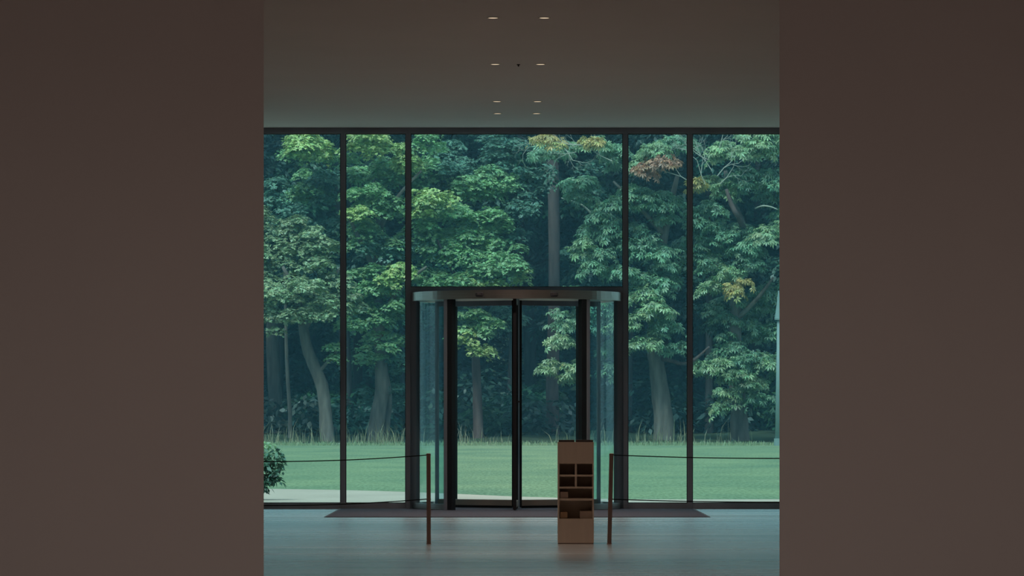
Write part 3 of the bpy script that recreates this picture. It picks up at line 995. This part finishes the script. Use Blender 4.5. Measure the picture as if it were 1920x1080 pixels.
# tall grass along the wood edge
def blades(n, yr, hr, cols, xr=(-24, 24), clump=0.0, seed=1):
    r = np.random.default_rng(seed)
    x = r.uniform(*xr, n); y = r.uniform(*yr, n)
    if clump:
        cx = r.uniform(*xr, n // 26 + 1); x = cx[r.integers(0, len(cx), n)] + r.normal(size=n) * clump
    h = r.uniform(*hr, n) * (.6 + .8 * r.random(n) ** 2)
    w = r.uniform(.012, .022, n)
    th = r.uniform(0, PI, n)
    lean = r.normal(size=(n, 2)) * .22 * h[:, None]
    b = np.stack([x, y, np.full(n, -.03)], 1)
    s = np.stack([np.cos(th) * w, np.sin(th) * w, np.zeros(n)], 1)
    mid = b + np.stack([lean[:, 0] * .3, lean[:, 1] * .3, h * .6], 1)
    tip = b + np.stack([lean[:, 0], lean[:, 1], h], 1)
    V = np.stack([b - s, b + s, mid + s * .8, tip, mid - s * .8], 1).reshape(-1, 3)
    Fc = (np.array([[0, 1, 2, 4], [4, 2, 3, 3]])[None] + (np.arange(n) * 5)[:, None, None])
    me = bpy.data.meshes.new('grass_blades')
    faces = []
    for i in range(n):
        k = i * 5
        faces.append((k, k + 1, k + 2, k + 4)); faces.append((k + 4, k + 2, k + 3))
    me.from_pydata(V.tolist(), [], faces)
    at = me.attributes.new('leaf_colour', 'FLOAT_COLOR', 'POINT')
    c = np.array(cols)[r.integers(0, len(cols), n)] * r.uniform(.75, 1.2, (n, 1))
    rgba = np.ones((n * 5, 4), np.float32); rgba[:, :3] = np.repeat(c, 5, axis=0)
    at.data.foreach_set('color', rgba.ravel())
    me.materials.append(M['leaf'])
    return me


o = bpy.data.objects.new('meadow_grass', blades(16000, (222, 230), (.06, .24), [(.30, .40, .24), (.34, .43, .26), (.40, .44, .28)], seed=3)); link(o)
tag(o, 'green rough grass fringe between the mown lawn and the wood', 'grass', kind='stuff')
o = bpy.data.objects.new('dry_grass', blades(1300, (226, 232), (.30, 1.2), [(.34, .31, .20), (.26, .27, .16), (.40, .37, .26)], clump=.38, seed=5)); link(o)
tag(o, 'tall dry straw coloured grass stalks at the foot of the trees', 'grass', kind='stuff')

# thin haze added to lift the dark parts of the wood towards teal
hz, hn, ho = new_mat('teal_lift_haze')
vs = hn.nodes.new('ShaderNodeVolumeScatter')
vs.inputs['Color'].default_value = (0.28, 0.74, 1.0, 1)
vs.inputs['Density'].default_value = 0.0005
hn.links.new(vs.outputs[0], ho.inputs['Volume'])
tag(bx('haze', hz, None, -110, 110, DF + .4, 320, -.3, 60), 'thin bluish haze added to lift the darks of the wood', 'haze', kind='stuff')

# lamp post on the lawn
DL = 222.0
pl = P(1460, 835, DL)
lp = empty('lamp_post', (pl.x, DL, 0), label='pale green lamp post with conical top beside the right wall edge', cat='lamp post')
k = DL / F
bm = bmesh.new(); tube(bm, [(0, 0, -.05), (0, 0, (835 - 600) * k)], [7 * k, 3.2 * k], 20); obj('pole', bm, M['lamppost'], lp, smooth=True)
bm = bmesh.new(); tube(bm, [(0, 0, (835 - 600) * k), (0, 0, (835 - 597.5) * k), (0, 0, (835 - 575) * k), (0, 0, (835 - 545) * k)], [7.5 * k, 8 * k, 4.4 * k, 1.2 * k], 24); obj('lamp_shade', bm, M['lamppost'], lp)
bm = bmesh.new(); tube(bm, [(0, 0, -.05), (0, 0, .35)], [9 * k, 9 * k], 20); obj('base_collar', bm, M['lamppost'], lp)

# shrub outside the left window
DB = 78.0
ps = P(488, 935, DB)
sh = empty('shrub', (ps.x, DB, GZ), label='small dark green leafy shrub on the gravel at the left window edge', cat='shrub')
for j in range(9):
    a = rnd.uniform(-.7, .9); l = rnd.uniform(.55, .95)
    bm = bmesh.new()
    tube(bm, [(0.02 * j - .1, 0, 0), (a * .12, rnd.uniform(-.1, .1), l * .55), (a * .34, rnd.uniform(-.2, .2), l)], [.010, .007, .003], 6)
    obj('stem', bm, M['barkdark'], sh)
lob = [(ps.x + x, DB + y, z, .17, .17, .17, c) for x, y, z, c in ((-.05, 0, .30, DARK), (.0, -.02, .18, DARK), (-.2, 0, .2, DARK), (.14, 0, .36, DARK), (.05, .05, .45, DARK), (.12, -.05, .6, SYD), (.0, .0, .75, SYD), (.2, 0, .72, SYD), (-.15, 0, .6, SYD), (.24, .05, .55, SYD), (-.2, .0, .85, SYC), (.08, 0, .88, SYC), (-.3, 0, .5, SYD), (-.3, .1, .75, SYD), (-.35, 0, .95, SYC))]
d = sprays(lob, .105, 3, .10, .14, bough=.6, up=.55)
foliage('foliage', 'oval', d, sh, take=200)
open('/tmp/tris.txt','w').write('%d %d %s' % (TRIS[0], len(bpy.data.objects), TL))
print('TRIS', TRIS[0], len(bpy.data.objects))
